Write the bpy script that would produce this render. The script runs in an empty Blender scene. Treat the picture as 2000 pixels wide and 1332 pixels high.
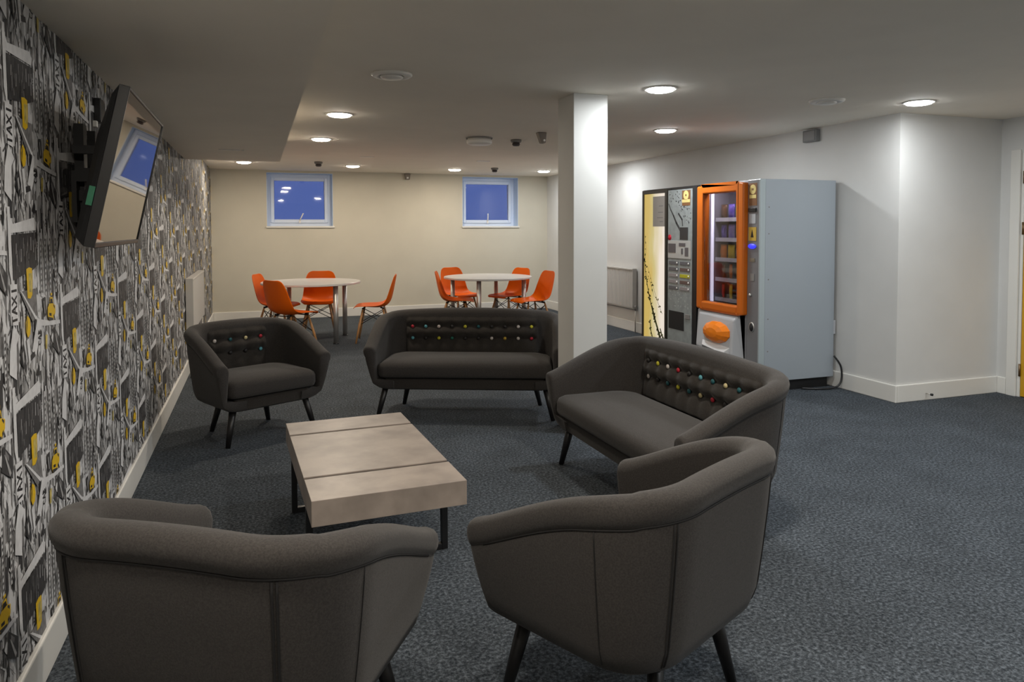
import bpy, bmesh, math, random
from math import sin, cos, pi, sqrt, radians
from mathutils import Vector, Matrix

S = bpy.context.scene
COL = S.collection

# ------------------------------------------------------------------ camera
FPX, PY = 1411.548, 501.22
YAW, PITCH, ROLL = 0.338689, 0.039143, -0.0024756
r0 = Vector((cos(YAW), -sin(YAW), 0)); f0 = Vector((sin(YAW), cos(YAW), 0)); u0 = Vector((0, 0, 1))
F = f0 * cos(PITCH) - u0 * sin(PITCH); U1 = u0 * cos(PITCH) + f0 * sin(PITCH)
R = r0 * cos(ROLL) + U1 * sin(ROLL); U = U1 * cos(ROLL) - r0 * sin(ROLL)
cam = bpy.data.cameras.new('camera'); camo = bpy.data.objects.new('camera', cam); COL.objects.link(camo)
M = Matrix((R, U, -F)).transposed().to_4x4(); M.translation = Vector((0.6456, 0, 1.38))
camo.matrix_world = M
cam.sensor_width = 36; cam.lens = FPX / 2000 * 36; cam.shift_y = (PY - 666) / 2000
cam.clip_start = 0.05
S.camera = camo

# ------------------------------------------------------------------ world, exposure
world = bpy.data.worlds.new('dusk'); S.world = world; world.use_nodes = True
bg = world.node_tree.nodes['Background']; bg.inputs[0].default_value = (0.088, 0.138, 0.40, 1); bg.inputs[1].default_value = 0.9
S.view_settings.view_transform = 'Standard'; S.view_settings.look = 'None'
S.view_settings.gamma = 1; S.view_settings.use_curve_mapping = False
S.view_settings.exposure = 0.0
LP = 14.5          # watts of one downlight
S.cycles.max_bounces = 8; S.cycles.diffuse_bounces = 5; S.cycles.sample_clamp_indirect = 4
S.cycles.use_denoising = True

# ------------------------------------------------------------------ materials
def srgb(r, g, b):
    f = lambda c: (c / 255 / 12.92) if c / 255 <= 0.04045 else ((c / 255 + 0.055) / 1.055) ** 2.4
    return (f(r), f(g), f(b), 1)
MATS = {}
def mat(name, col, rough=0.6, metal=0.0, noise=0.0, nscale=30, stretch=None, bump=0.0, bscale=200, emit=None, estr=0.0,
        trans=0.0, sheen=0.0, coat=0.0, col2=None, spec=None, contrast=(0.35, 0.65)):
    if name in MATS: return MATS[name]
    m = bpy.data.materials.new(name); m.use_nodes = True; MATS[name] = m
    nt = m.node_tree; b = nt.nodes['Principled BSDF']
    b.inputs['Base Color'].default_value = col; b.inputs['Roughness'].default_value = rough; b.inputs['Metallic'].default_value = metal
    if trans: b.inputs['Transmission Weight'].default_value = trans
    if sheen: b.inputs['Sheen Weight'].default_value = sheen; b.inputs['Sheen Roughness'].default_value = 0.5
    if coat: b.inputs['Coat Weight'].default_value = coat
    if spec is not None: b.inputs['Specular IOR Level'].default_value = spec
    if emit: b.inputs['Emission Color'].default_value = emit; b.inputs['Emission Strength'].default_value = estr
    tc = nt.nodes.new('ShaderNodeTexCoord')
    if noise or col2:
        mp = nt.nodes.new('ShaderNodeMapping'); nt.links.new(tc.outputs['Object'], mp.inputs[0])
        if stretch: mp.inputs['Scale'].default_value = stretch
        n = nt.nodes.new('ShaderNodeTexNoise'); n.inputs['Scale'].default_value = nscale; n.inputs['Detail'].default_value = 4
        nt.links.new(mp.outputs[0], n.inputs['Vector'])
        cr = nt.nodes.new('ShaderNodeValToRGB'); nt.links.new(n.outputs['Fac'], cr.inputs[0])
        cr.color_ramp.elements[0].position = contrast[0]; cr.color_ramp.elements[1].position = contrast[1]
        a = col2 if col2 else tuple(c * (1 - noise) for c in col[:3]) + (1,)
        cr.color_ramp.elements[0].color = a
        cr.color_ramp.elements[1].color = col if col2 else tuple(min(1, c * (1 + noise)) for c in col[:3]) + (1,)
        nt.links.new(cr.outputs[0], b.inputs['Base Color'])
    if bump:
        n2 = nt.nodes.new('ShaderNodeTexNoise'); n2.inputs['Scale'].default_value = bscale; n2.inputs['Detail'].default_value = 3
        nt.links.new(tc.outputs['Object'], n2.inputs['Vector'])
        bp = nt.nodes.new('ShaderNodeBump'); bp.inputs['Strength'].default_value = bump; bp.inputs['Distance'].default_value = 0.004
        nt.links.new(n2.outputs['Fac'], bp.inputs['Height']); nt.links.new(bp.outputs[0], b.inputs['Normal'])
    return m

m_wall = mat('cream_paint', (0.60, 0.565, 0.47, 1), 0.75, noise=0.02, nscale=3)
m_wallw = mat('white_paint', (0.66, 0.655, 0.635, 1), 0.7, noise=0.02, nscale=3)
m_ceil = mat('ceiling_paint', (0.88, 0.82, 0.72, 1), 0.8, noise=0.015, nscale=3)
m_trim = mat('gloss_trim', (0.76, 0.745, 0.70, 1), 0.35)
m_upvc = mat('window_plastic', (0.70, 0.79, 0.95, 1), 0.35)  # white plastic with the blue of the dusk light put into its colour
m_reveal = mat('window_reveal_paint', (0.58, 0.72, 0.92, 1), 0.6)  # blue daylight spill put into the base colour
m_glass = mat('window_glass', (0.97, 0.98, 1, 1), 0.03, trans=1.0)
m_glass.node_tree.nodes['Principled BSDF'].inputs['IOR'].default_value = 1.45
m_black = mat('black_plastic', (0.012, 0.012, 0.013, 1), 0.35)
m_blackmat = mat('matt_black', (0.008, 0.008, 0.009, 1), 0.6)
m_white = mat('white_plastic', (0.84, 0.82, 0.78, 1), 0.4)
m_grey = mat('grey_plastic', (0.22, 0.21, 0.2, 1), 0.5)
m_chrome = mat('brushed_steel', (0.62, 0.60, 0.56, 1), 0.42, 0.85)
m_radi = mat('radiator_enamel', (0.58, 0.56, 0.53, 1), 0.35)

def carpet():
    m = bpy.data.materials.new('carpet'); m.use_nodes = True; nt = m.node_tree; b = nt.nodes['Principled BSDF']
    b.inputs['Roughness'].default_value = 0.95; b.inputs['Specular IOR Level'].default_value = 0.15
    tc = nt.nodes.new('ShaderNodeTexCoord')
    n1 = nt.nodes.new('ShaderNodeTexNoise'); n1.inputs['Scale'].default_value = 75; n1.inputs['Detail'].default_value = 5; n1.inputs['Roughness'].default_value = 0.75
    n2 = nt.nodes.new('ShaderNodeTexNoise'); n2.inputs['Scale'].default_value = 4; n2.inputs['Detail'].default_value = 4
    for n in (n1, n2): nt.links.new(tc.outputs['Object'], n.inputs['Vector'])
    cr = nt.nodes.new('ShaderNodeValToRGB'); e = cr.color_ramp.elements
    e[0].position = 0.36; e[0].color = (0.012, 0.017, 0.022, 1); e[1].position = 0.68; e[1].color = (0.155, 0.178, 0.205, 1)
    x = e.new(0.5); x.color = (0.053, 0.061, 0.070, 1)
    nt.links.new(n1.outputs['Fac'], cr.inputs[0])
    mr = nt.nodes.new('ShaderNodeMapRange'); mr.inputs[1].default_value = 0.3; mr.inputs[2].default_value = 0.7; mr.inputs[3].default_value = 0.85; mr.inputs[4].default_value = 1.12
    nt.links.new(n2.outputs['Fac'], mr.inputs[0])
    mx = nt.nodes.new('ShaderNodeMix'); mx.data_type = 'RGBA'; mx.blend_type = 'MULTIPLY'; mx.inputs[0].default_value = 1
    nt.links.new(cr.outputs[0], mx.inputs[6]); nt.links.new(mr.outputs[0], mx.inputs[7]); nt.links.new(mx.outputs[2], b.inputs['Base Color'])
    bp = nt.nodes.new('ShaderNodeBump'); bp.inputs['Strength'].default_value = 0.5; bp.inputs['Distance'].default_value = 0.004
    nt.links.new(n1.outputs['Fac'], bp.inputs['Height']); nt.links.new(bp.outputs[0], b.inputs['Normal'])
    return m
m_carpet = carpet()

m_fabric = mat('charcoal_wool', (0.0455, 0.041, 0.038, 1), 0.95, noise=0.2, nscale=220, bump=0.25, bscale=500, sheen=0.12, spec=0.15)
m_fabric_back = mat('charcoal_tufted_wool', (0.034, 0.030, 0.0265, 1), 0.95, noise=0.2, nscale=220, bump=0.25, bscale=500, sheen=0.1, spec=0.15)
m_pipe = mat('dark_piping', (0.012, 0.011, 0.011, 1), 0.8)
m_leg = mat('black_stained_wood', (0.007, 0.006, 0.006, 1), 0.4)
m_table = mat('stone_effect_laminate', (0.36, 0.30, 0.255, 1), 0.42, col2=(0.245, 0.205, 0.175, 1), nscale=7, contrast=(0.3, 0.62), bump=0.05, bscale=60)
m_bronze = mat('dark_bronze_strip', (0.035, 0.026, 0.021, 1), 0.3, 0.5)
m_orange = mat('orange_shell', (0.84, 0.135, 0.001, 1), 0.45, spec=0.2)
m_beech = mat('beech_wood', (0.42, 0.21, 0.075, 1), 0.5, noise=0.15, nscale=12, stretch=(6, 6, 1))
m_wire = mat('dark_steel_wire', (0.03, 0.028, 0.027, 1), 0.4, 0.6)
m_laminate = mat('white_laminate', (0.62, 0.60, 0.57, 1), 0.3)

# ------------------------------------------------------------------ mesh helpers
class MB:
    def __init__(self): self.v = []; self.f = []; self.mi = []; self.sm = []
    def add(self, vs, fs, mi=0, smooth=False):
        o = len(self.v); self.v += [tuple(p) for p in vs]
        for f in fs: self.f.append([i + o for i in f]); self.mi.append(mi); self.sm.append(smooth)
        return self
    def box(self, x0, x1, y0, y1, z0, z1, mi=0):
        vs = [(x0,y0,z0),(x1,y0,z0),(x1,y1,z0),(x0,y1,z0),(x0,y0,z1),(x1,y0,z1),(x1,y1,z1),(x0,y1,z1)]
        return self.add(vs, [(0,3,2,1),(4,5,6,7),(0,1,5,4),(1,2,6,5),(2,3,7,6),(3,0,4,7)], mi)
    def rings(self, rings, close=True, cap=True, mi=0, smooth=True):
        n = len(rings[0]); vs = [p for r in rings for p in r]; fs = []
        for k in range(len(rings) - 1):
            for i in range(n if close else n - 1):
                j = (i + 1) % n; fs.append((k*n+i, k*n+j, (k+1)*n+j, (k+1)*n+i))
        self.add(vs, fs, mi, smooth)
        if cap:
            self.add(rings[0], [tuple(range(n))[::-1]], mi); self.add(rings[-1], [tuple(range(n))], mi)
        return self
    def tube(self, pts, rad, n=10, mi=0, cap=True):
        pts = [Vector(p) for p in pts]
        if not hasattr(rad, '__len__'): rad = [rad] * len(pts)
        rs = []; up = None
        for i, p in enumerate(pts):
            t = (pts[min(i+1, len(pts)-1)] - pts[max(i-1, 0)]).normalized()
            if up is None:
                a = Vector((0,0,1)) if abs(t.z) < 0.9 else Vector((1,0,0)); up = (a - t * a.dot(t)).normalized()
            else: up = (up - t * up.dot(t)).normalized()
            s = t.cross(up)
            rs.append([p + (up * cos(2*pi*k/n) + s * sin(2*pi*k/n)) * rad[i] for k in range(n)])
        return self.rings(rs, True, cap, mi)
    def lathe(self, prof, n=32, c=(0,0,0), mi=0, cap=True, axis='z'):
        rs = []
        for r, z in prof:
            ring = []
            for k in range(n):
                a = 2*pi*k/n; x, y = r*cos(a), r*sin(a)
                if axis == 'z': ring.append((c[0]+x, c[1]+y, c[2]+z))
                elif axis == 'x': ring.append((c[0]+z, c[1]+x, c[2]+y))
                else: ring.append((c[0]+x, c[1]+z, c[2]+y))
            rs.append(ring)
        return self.rings(rs, True, cap, mi)
    def prism(self, poly, axis, a, b, mi=0):
        def P(u, v, w): return {'x': (w,u,v), 'y': (u,w,v), 'z': (u,v,w)}[axis]
        return self.rings([[P(u,v,a) for u,v in poly], [P(u,v,b) for u,v in poly]], True, True, mi, False)
    def build(self, name, mats, parent=None, loc=None, bevel=0, seg=2, subd=0, sharp=None):
        me = bpy.data.meshes.new(name); me.from_pydata(self.v, [], self.f)
        for m in (mats if isinstance(mats, (list, tuple)) else [mats]): me.materials.append(m)
        for p, mi, s in zip(me.polygons, self.mi, self.sm): p.material_index = mi; p.use_smooth = s
        bm = bmesh.new(); bm.from_mesh(me); bmesh.ops.remove_doubles(bm, verts=bm.verts, dist=1e-6)
        bmesh.ops.recalc_face_normals(bm, faces=bm.faces); bm.to_mesh(me); bm.free()
        o = bpy.data.objects.new(name, me); COL.objects.link(o)
        if parent: o.parent = parent
        if loc: o.location = loc
        if bevel:
            b = o.modifiers.new('bevel', 'BEVEL'); b.width = bevel; b.segments = seg; b.limit_method = 'ANGLE'; b.angle_limit = radians(40)
        if subd:
            s = o.modifiers.new('subd', 'SUBSURF'); s.levels = subd; s.render_levels = subd
        if sharp:
            me.set_sharp_from_angle(angle=radians(sharp))
        return o
    def raw(self, name, mats):           # no cleaning: layered flat print
        me = bpy.data.meshes.new(name); me.from_pydata(self.v, [], self.f)
        for m in mats: me.materials.append(m)
        me.polygons.foreach_set('material_index', self.mi)
        o = bpy.data.objects.new(name, me); COL.objects.link(o); return o

def tag(o, label=None, cat=None, group=None, kind=None):
    if label: o['label'] = label
    if cat: o['category'] = cat
    if group: o['group'] = group
    if kind: o['kind'] = kind
    return o
def thing(name, label, cat, loc=(0,0,0), rz=0.0, group=None):
    o = bpy.data.objects.new(name, None); COL.objects.link(o); o.location = loc; o.rotation_euler = (0,0,rz)
    o.empty_display_size = 0.1
    return tag(o, label, cat, group)
def struct(o): o['kind'] = 'structure'; return o
def dup(root, loc, rz, label, group=None):
    r = root.copy(); COL.objects.link(r); r.location = loc; r.rotation_euler = (0,0,rz); r['label'] = label
    if group: r['group'] = group
    for ch in list(root.children):
        c = ch.copy(); COL.objects.link(c); c.parent = r
        for g in list(ch.children):
            d = g.copy(); COL.objects.link(d); d.parent = c
    return r

# ------------------------------------------------------------------ room
H, HB, D, WR, Y1, WR2, XB, YB = 2.268, 2.048, 11.576, 5.367, 4.321, 6.466, 0.870, 7.583
YR = -2.6
SK = 0.138
struct(MB().box(-0.4, 7.0, YR-0.3, D+0.6, -0.2, 0).build('floor', m_carpet))
struct(MB().box(-0.4, 7.0, YR-0.3, D+0.6, H, H+0.25).build('ceiling', m_ceil))
struct(MB().box(0, XB, YR, YB, HB, H).build('ceiling_bulkhead', m_ceil))
m_column = mat('column_paint', (0.56, 0.56, 0.54, 1), 0.7, noise=0.02, nscale=3)
struct(MB().box(2.6185, 2.868, 4.376, 4.638, 0, H).build('column', m_column, bevel=0.004))
struct(MB().box(-0.4, 7.0, YR-0.3, YR, 0, H).build('wall_rear', m_wall))
struct(MB().box(WR, 7.0, Y1, D+0.6, 0, H).build('wall_right', m_wallw))

# windows in the back wall: x0, x1, z0, z1
WIN = [(0.788, 1.765, 1.416, 2.235), (3.857, 4.835, 1.412, 2.235)]
DW = 0.45
b = MB()
xs = [0.0, WIN[0][0], WIN[0][1], WIN[1][0], WIN[1][1], WR]
for i in range(5):
    if i % 2 == 0: b.box(xs[i], xs[i+1], D, D+DW, 0, H)
    else:
        w = WIN[i // 2]; b.box(xs[i], xs[i+1], D, D+DW, 0, w[2]); b.box(xs[i], xs[i+1], D, D+DW, w[3], H)
struct(b.build('wall_back', m_wall))

for i, (x0, x1, z0, z1) in enumerate(WIN):
    yr = D + 0.24
    w = bpy.data.objects.new('window_%d' % (i+1), None); COL.objects.link(w); w.location = ((x0+x1)/2, D, z0); struct(w)
    ox = (x0+x1)/2; hw = (x1-x0)/2; hh = z1 - z0
    q = MB(); t = 0.006                                       # reveal lining, daylight tint in its colour
    q.box(-hw, -hw+t, 0.001, 0.24, 0, hh); q.box(hw-t, hw, 0.001, 0.24, 0, hh); q.box(-hw, hw, 0.001, 0.24, hh-t, hh)
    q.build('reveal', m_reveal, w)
    MB().box(-hw-0.012, hw+0.02, -0.022, 0.24, -0.022, 0.006).build('window_sill', m_trim, w, bevel=0.004)
    def frame(hw, z0, z1, wd, y0, y1):
        q = MB(); q.box(-hw, -hw+wd, y0, y1, z0, z1); q.box(hw-wd, hw, y0, y1, z0, z1)
        q.box(-hw+wd, hw-wd, y0, y1, z0, z0+wd); q.box(-hw+wd, hw-wd, y0, y1, z1-wd, z1); return q
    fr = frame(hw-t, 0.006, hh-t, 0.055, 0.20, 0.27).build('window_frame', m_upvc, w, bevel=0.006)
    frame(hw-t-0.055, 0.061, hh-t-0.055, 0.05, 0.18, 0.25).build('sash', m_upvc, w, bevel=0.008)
    MB().box(-hw+0.09, hw-0.09, 0.215, 0.235, 0.09, hh-0.09).build('pane', m_glass, w)
    h = MB(); h.box(-0.012, 0.012, 0.165, 0.181, 0.055, 0.105)
    a = 0.45 if i == 0 else 0.0
    h.tube([(0, 0.160, 0.10), (0.06*sin(a), 0.150, 0.10+0.06*cos(a)), (0.12*sin(a), 0.148, 0.10+0.12*cos(a))], 0.009, 8)
    h.build('handle', m_white, w)

# door on the right
DZ = 1.975
b = MB()
b.box(WR2, 7.0, 4.15, Y1, 0, H); b.box(WR2, 7.0, 3.22, 4.15, DZ, H); b.box(WR2, 7.0, YR, 3.22, 0, H)
struct(b.build('wall_door_side', m_wallw))
d = bpy.data.objects.new('door_1', None); COL.objects.link(d); d.location = (WR2, 3.68, 0); struct(d)
q = MB(); 
q.box(-0.018, 0, 0.47, 0.548, 0, DZ+0.03); q.box(-0.018, 0, -0.55, -0.46, 0, DZ+0.03)
q.box(0, 0.16, 0.445, 0.469, 0, DZ); q.box(0, 0.16, -0.459, -0.435, 0, DZ); q.box(0, 0.16, -0.435, 0.445, DZ-0.024, DZ-0.001)
q.build('door_frame', m_trim, d, bevel=0.003)
m_yel = mat('yellow_door_paint', (0.62, 0.33, 0.012, 1), 0.35)
q = MB(); q.box(0.004, 0.048, -0.431, 0.441, 0.008, 1.34); q.box(0.004, 0.048, -0.431, -0.30, 1.34, DZ-0.03); q.box(0.004, 0.048, 0.415, 0.441, 1.34, DZ-0.03); q.box(0.004,0.048,-0.30,0.415,DZ-0.06,DZ-0.03)
q.build('door_leaf', m_yel, d)
MB().box(0.018, 0.03, -0.30, 0.415, 1.34, DZ-0.06).build('vision_pane', mat('door_glass', (0.8,0.82,0.82,1), 0.3, trans=0.7), d)
for z in (0.22, 1.37, 1.78):
    MB().lathe([(0.008, -0.05), (0.008, 0.05)], 10, (-0.004, 0.446, z)).build('hinge', mat('hinge_brass', (0.2,0.13,0.07,1), 0.4, 0.7), d)
q = MB(); q.tube([(0.0,-0.37,1.02),(-0.05,-0.37,1.02),(-0.05,-0.25,1.02)], 0.009, 8); q.lathe([(0.025,-0.006),(0.025,0.004)], 16, (0.0,-0.37,1.02), axis='x')
q.build('handle', m_chrome, d)

# baseboards
def base(name, x0, x1, y0, y1, m=m_trim): return struct(MB().box(x0, x1, y0, y1, 0, SK).build(name, m, bevel=0.006))
base('baseboard_left', 0, 0.018, YR, D)
base('baseboard_back', 0.018, WR-0.018, D-0.018, D)
base('baseboard_right', WR-0.018, WR, Y1-0.018, D)
base('baseboard_return', WR, WR2, Y1-0.018, Y1)
base('baseboard_door_side', WR2-0.018, WR2, 4.23, Y1-0.018)

# ------------------------------------------------------------------ wallpaper on the left wall
m_wp = mat('wallpaper_paper', (0.50, 0.50, 0.505, 1), 0.6, col2=(0.18, 0.18, 0.185, 1), nscale=26, stretch=(1, 2.2, 0.8), contrast=(0.40, 0.58))
WPM = [m_wp,
  mat('print_white', (0.64, 0.64, 0.65, 1), 0.6, noise=0.08, nscale=30),
  mat('print_light', (0.36, 0.355, 0.355, 1), 0.6, noise=0.25, nscale=60, stretch=(1, 3, 0.7)),
  mat('print_mid', (0.17, 0.165, 0.165, 1), 0.6, noise=0.5, nscale=70, stretch=(1, 3, 0.7)),
  mat('print_dark', (0.052, 0.050, 0.052, 1), 0.6, col2=(0.022, 0.021, 0.022, 1), nscale=60, stretch=(1, 3, 0.6)),
  mat('print_black', (0.016, 0.015, 0.016, 1), 0.6),
  mat('print_yellow', (0.70, 0.45, 0.010, 1), 0.55),
  mat('print_pale_yellow', (0.50, 0.40, 0.11, 1), 0.6, noise=0.3, nscale=50)]
W_, L_, M_, D_, K_, Y_, P_ = 1, 2, 3, 4, 5, 6, 7
def letter(ch):
    s = {'T': [((0,1),(.8,1)), ((.4,0),(.4,1))], 'A': [((0,0),(.4,1)), ((.4,1),(.8,0)), ((.17,.38),(.63,.38))],
         'X': [((0,0),(.8,1)), ((0,1),(.8,0))], 'I': [((.4,0),(.4,1))],
         'C': [((.75,.9),(.35,1)), ((.35,1),(.05,.5)), ((.05,.5),(.35,0)), ((.35,0),(.75,.1))],
         'B': [((.1,0),(.1,1)), ((.1,1),(.65,.8)), ((.65,.8),(.1,.53)), ((.1,.53),(.7,.25)), ((.7,.25),(.1,0))]}
    return s[ch]
def stroke(p, q, w):
    d = Vector((q[0]-p[0], q[1]-p[1])); n = Vector((-d.y, d.x)).normalized() * w / 2; e = d.normalized() * w * 0.3
    return [(p[0]-e.x+n.x, p[1]-e.y+n.y), (p[0]-e.x-n.x, p[1]-e.y-n.y), (q[0]+e.x-n.x, q[1]+e.y-n.y), (q[0]+e.x+n.x, q[1]+e.y+n.y)]
def tile():
    rnd = random.Random(11); T = []                      # (layer, material, polygon)
    def quad(l, m, x, z, w, h, sl=0.0): T.append((l, m, [(x, z), (x+w, z+sl*w), (x+w, z+h+sl*w), (x, z+h)]))
    # tall facades: thin upright streaks of uneven length
    x = -0.270
    while x < 0.268:
        w = rnd.uniform(0.008, 0.026); z = -0.26 + rnd.uniform(-0.03, 0)
        while z < 0.25:
            h = min(rnd.uniform(0.03, 0.15), max(0.012, 0.25 - z)); sl = rnd.choice([0, 0, 0.8, -0.8, 1.6, -1.6])
            quad(0, rnd.choices([W_, L_, M_, D_], [42, 20, 17, 21])[0], x, z, w, h, sl); z += h
        x += w
    for k in range(190):                                  # fine pen-like strokes
        x, z = rnd.uniform(-0.267, 0.267), rnd.uniform(-0.25, 0.25); a = pi/2 + rnd.gauss(0, 0.10) if rnd.random() < .7 else rnd.uniform(0.5, 2.6); l = rnd.uniform(0.012, 0.07)
        T.append((1, rnd.choices([W_, L_, M_, D_, K_], [34, 18, 16, 18, 14])[0], stroke((x, z), (x + l*cos(a), z + l*sin(a)), rnd.uniform(0.0018, 0.006))))
    for k in range(46):                                   # ragged dark and light scraps
        x, z = rnd.uniform(-0.267, 0.267), rnd.uniform(-0.25, 0.25); n_ = rnd.randint(4, 6); rx, rz = rnd.uniform(.006, .018), rnd.uniform(.012, .045)
        T.append((2, rnd.choices([W_, L_, D_, K_], [42, 16, 26, 16])[0], [(x + rx*rnd.uniform(.5, 1.2)*cos(6.283*i/n_), z + rz*rnd.uniform(.5, 1.2)*sin(6.283*i/n_)) for i in range(n_)]))
    for k in range(10):                                   # dashes like lit windows up a tower
        x, z = rnd.uniform(-0.267, 0.25), rnd.uniform(-0.25, 0.15); m = rnd.choice([K_, D_, D_, W_]); s = rnd.uniform(0.0035, 0.006)
        for j in range(rnd.randint(5, 11)): quad(3, m, x + rnd.uniform(-.0008, .0008), z + j*s*2.3, s*1.2, s*1.2, rnd.choice([.5, -.5]))
    # larger motifs
    T.append((3, W_, [(-.188,.223),(-.166,.223),(-.155,.012),(-.166,.008),(-.184,.048)]))
    T.append((3, W_, [(-.175,.172),(.058,.196),(.085,.182),(.080,.158),(-.166,.150)]))
    T.append((3, D_, [(-.158,.145),(.082,.152),(.092,.051),(.029,.036),(-.044,.030),(-.150,.018)]))
    for k in range(34):
        x = rnd.uniform(-.148, .078); z = rnd.uniform(.035, .12)
        T.append((4, rnd.choice([M_, M_, L_, K_, M_]), stroke((x, z), (x + rnd.uniform(-.004, .004), z + rnd.uniform(.012, .04)), rnd.uniform(.0018, .006))))
    for x in (.118, .168, .222, .290):
        quad(3, W_, x, -.05, .010, .20); quad(3, M_, x+.012, -.04, .009, .17)
        for j in range(10): quad(4, D_, x+.002, -.04 + j*.018, .006, .008, .4)
    T.append((3, M_, [(-.095,-.018),(.06,-.02),(.075,-.10),(.02,-.12)]))
    T.append((4, W_, [(-.096,-.015),(-.078,-.020),(.066,-.112),(.048,-.114)]))
    T.append((3, W_, [(.066,-.114),(.19,-.134),(.330,-.148),(.335,-.160),(.252,-.156),(.112,-.142),(.046,-.222),(.006,-.205)]))
    T.append((3, W_, [(-.206,-.235),(-.198,-.171),(-.161,-.104),(-.112,-.141),(-.140,-.163),(-.145,-.262)]))
    T.append((3, D_, [(.256,-.160),(.335,-.216),(.330,-.272),(.240,-.226)]))
    T.append((4, L_, [(.262,-.185),(.274,-.192),(.316,-.252),(.304,-.258)])); T.append((4, M_, [(.270,-.176),(.300,-.200),(.296,-.214),(.270,-.192)]))
    T.append((3, D_, [(-.106,-.190),(-.075,-.168),(-.055,-.210),(-.070,-.248),(-.092,-.230)]))
    T.append((4, L_, [(-.092,-.195),(-.080,-.190),(-.074,-.222),(-.084,-.230)])); T.append((4, K_, [(-.074,-.200),(-.064,-.206),(-.068,-.236)]))
    T.append((3, W_, [(-.046,-.165),(-.022,-.160),(-.006,-.232),(-.026,-.242)]))
    T.append((3, D_, [(-.014,-.214),(.032,-.208),(.036,-.224),(-.012,-.232)]))
    T.append((3, D_, [(.128,-.058),(.160,-.054),(.172,-.112),(.144,-.118)])); T.append((4, L_, [(.138,-.066),(.146,-.066),(.154,-.106),(.148,-.108)]))
    # lettering running up the wall
    T.append((4, W_, [(-.184,.010),(-.122,.006),(-.120,-.110),(-.182,-.104)]))
    for word, oy, oz, sc, wd in (('TAXI', -.130, -.104, .032, .0072), ('CAB', .098, -.198, .020, .0045)):
        for i, ch in enumerate(word):
            for p, q in letter(ch):
                f = lambda t: (oy - t[1]*sc*1.35, oz + (i*0.86 + t[0]*0.85)*sc)
                T.append((5, K_, stroke(f(p), f(q), wd)))
    # yellow: faded sign, cab, narrow cab, small sign
    T.append((6, Y_, [(-.034,.044),(-.006,.048),(.022,.044),(.026,.022),(.020,-.036),(.0,-.046),(-.028,-.042)]))
    T.append((7, P_, [(-.012,.030),(.022,.030),(.018,-.028),(-.010,-.025)]))
    T.append((6, Y_, [(.182,-.118),(.184,-.092),(.202,-.080),(.250,-.084),(.276,-.094),(.274,-.118),(.245,-.139),(.195,-.136)]))
    T.append((6, Y_, [(.206,-.078),(.250,-.082),(.244,-.062),(.216,-.060)]))
    T.append((7, K_, [(.210,-.079),(.246,-.083),(.240,-.068),(.217,-.066)])); T.append((7, D_, [(.252,-.086),(.270,-.096),(.266,-.104),(.251,-.092)]))
    T.append((7, K_, [(.198,-.110),(.226,-.114),(.226,-.124),(.199,-.119)])); T.append((7, D_, [(.186,-.121),(.245,-.132),(.245,-.139),(.195,-.136)])); T.append((7, K_, [(.250,-.124),(.262,-.118),(.261,-.130),(.252,-.135)]))
    T.append((6, Y_, [(.222,-.056),(.240,-.056),(.240,-.048),(.222,-.048)]))
    T.append((6, Y_, [(-.052,-.112),(-.036,-.092),(-.014,-.104),(-.004,-.130),(-.014,-.152),(-.036,-.158),(-.050,-.140)]))
    T.append((7, K_, [(-.048,-.118),(-.040,-.100),(-.036,-.100),(-.044,-.150)]))
    T.append((6, P_, [(.148,-.176),(.172,-.176),(.166,-.222),(.146,-.220)]))
    return T
TL = sorted(tile(), key=lambda t: t[0])
w = MB(); w.box(-0.3, 0, YR-0.3, D+DW, 0, H, 0)
for c in range(-10, 18):
    cy = 2.503 + 0.5345 * c
    for r in range(-1, 6):
        cz = 0.72 - 0.25 * (c % 2) + 0.5 * (r - 1)
        if cz < -0.2 or cz > H + 0.2 or cy < YR - 0.2 or cy > D + 0.25: continue
        for k, (l, m, poly) in enumerate(TL):
            pts = [(0.0001 + 0.000008 * k + 0.000002 * ((c + 2*r) % 4), min(cy+p[0], D+0.2), min(max(cz+p[1], 0.001), H-0.001)) for p in poly]
            w.add(pts, [tuple(range(len(pts)))], m)
struct(w.raw('wall_left', WPM))

# ------------------------------------------------------------------ downlights
m_lampW = mat('lit_diffuser_warm', (0.9,0.85,0.8,1), 0.5, emit=(1, 0.90, 0.76, 1), estr=60)
m_lampN = mat('lit_diffuser_cool', (0.9,0.9,0.9,1), 0.5, emit=(0.95, 0.98, 1.0, 1), estr=60)
def downlight(x, y, label, warm=True, power=1.0, z=H):
    t = thing('downlight', label, 'ceiling light', (x, y, z), 0, 'recessed downlights in the ceiling')
    MB().lathe([(0.088, 0), (0.108, 0), (0.108, -0.004), (0.101, -0.008), (0.088, -0.006)], 40, cap=False).build('rim', m_white, t)
    MB().lathe([(0.0885, -0.0005), (0.0880, -0.008), (0.080, -0.016), (0.060, -0.021), (0.0005, -0.023)], 40).build('diffuser', m_lampW if warm else m_lampN, t)
    l = bpy.data.lights.new('downlight_lamp', 'AREA'); l.shape = 'DISK'; l.size = 0.16; l.energy = LP * power
    l.color = (1, 0.92, 0.81) if warm == 'mid' else (1, 0.86, 0.69) if warm else (0.93, 0.97, 1.0); l.spread = radians(180)
    lo = bpy.data.objects.new('downlight_lamp', l); COL.objects.link(lo); lo.location = (x, y, z - 0.026)
    return t
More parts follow.
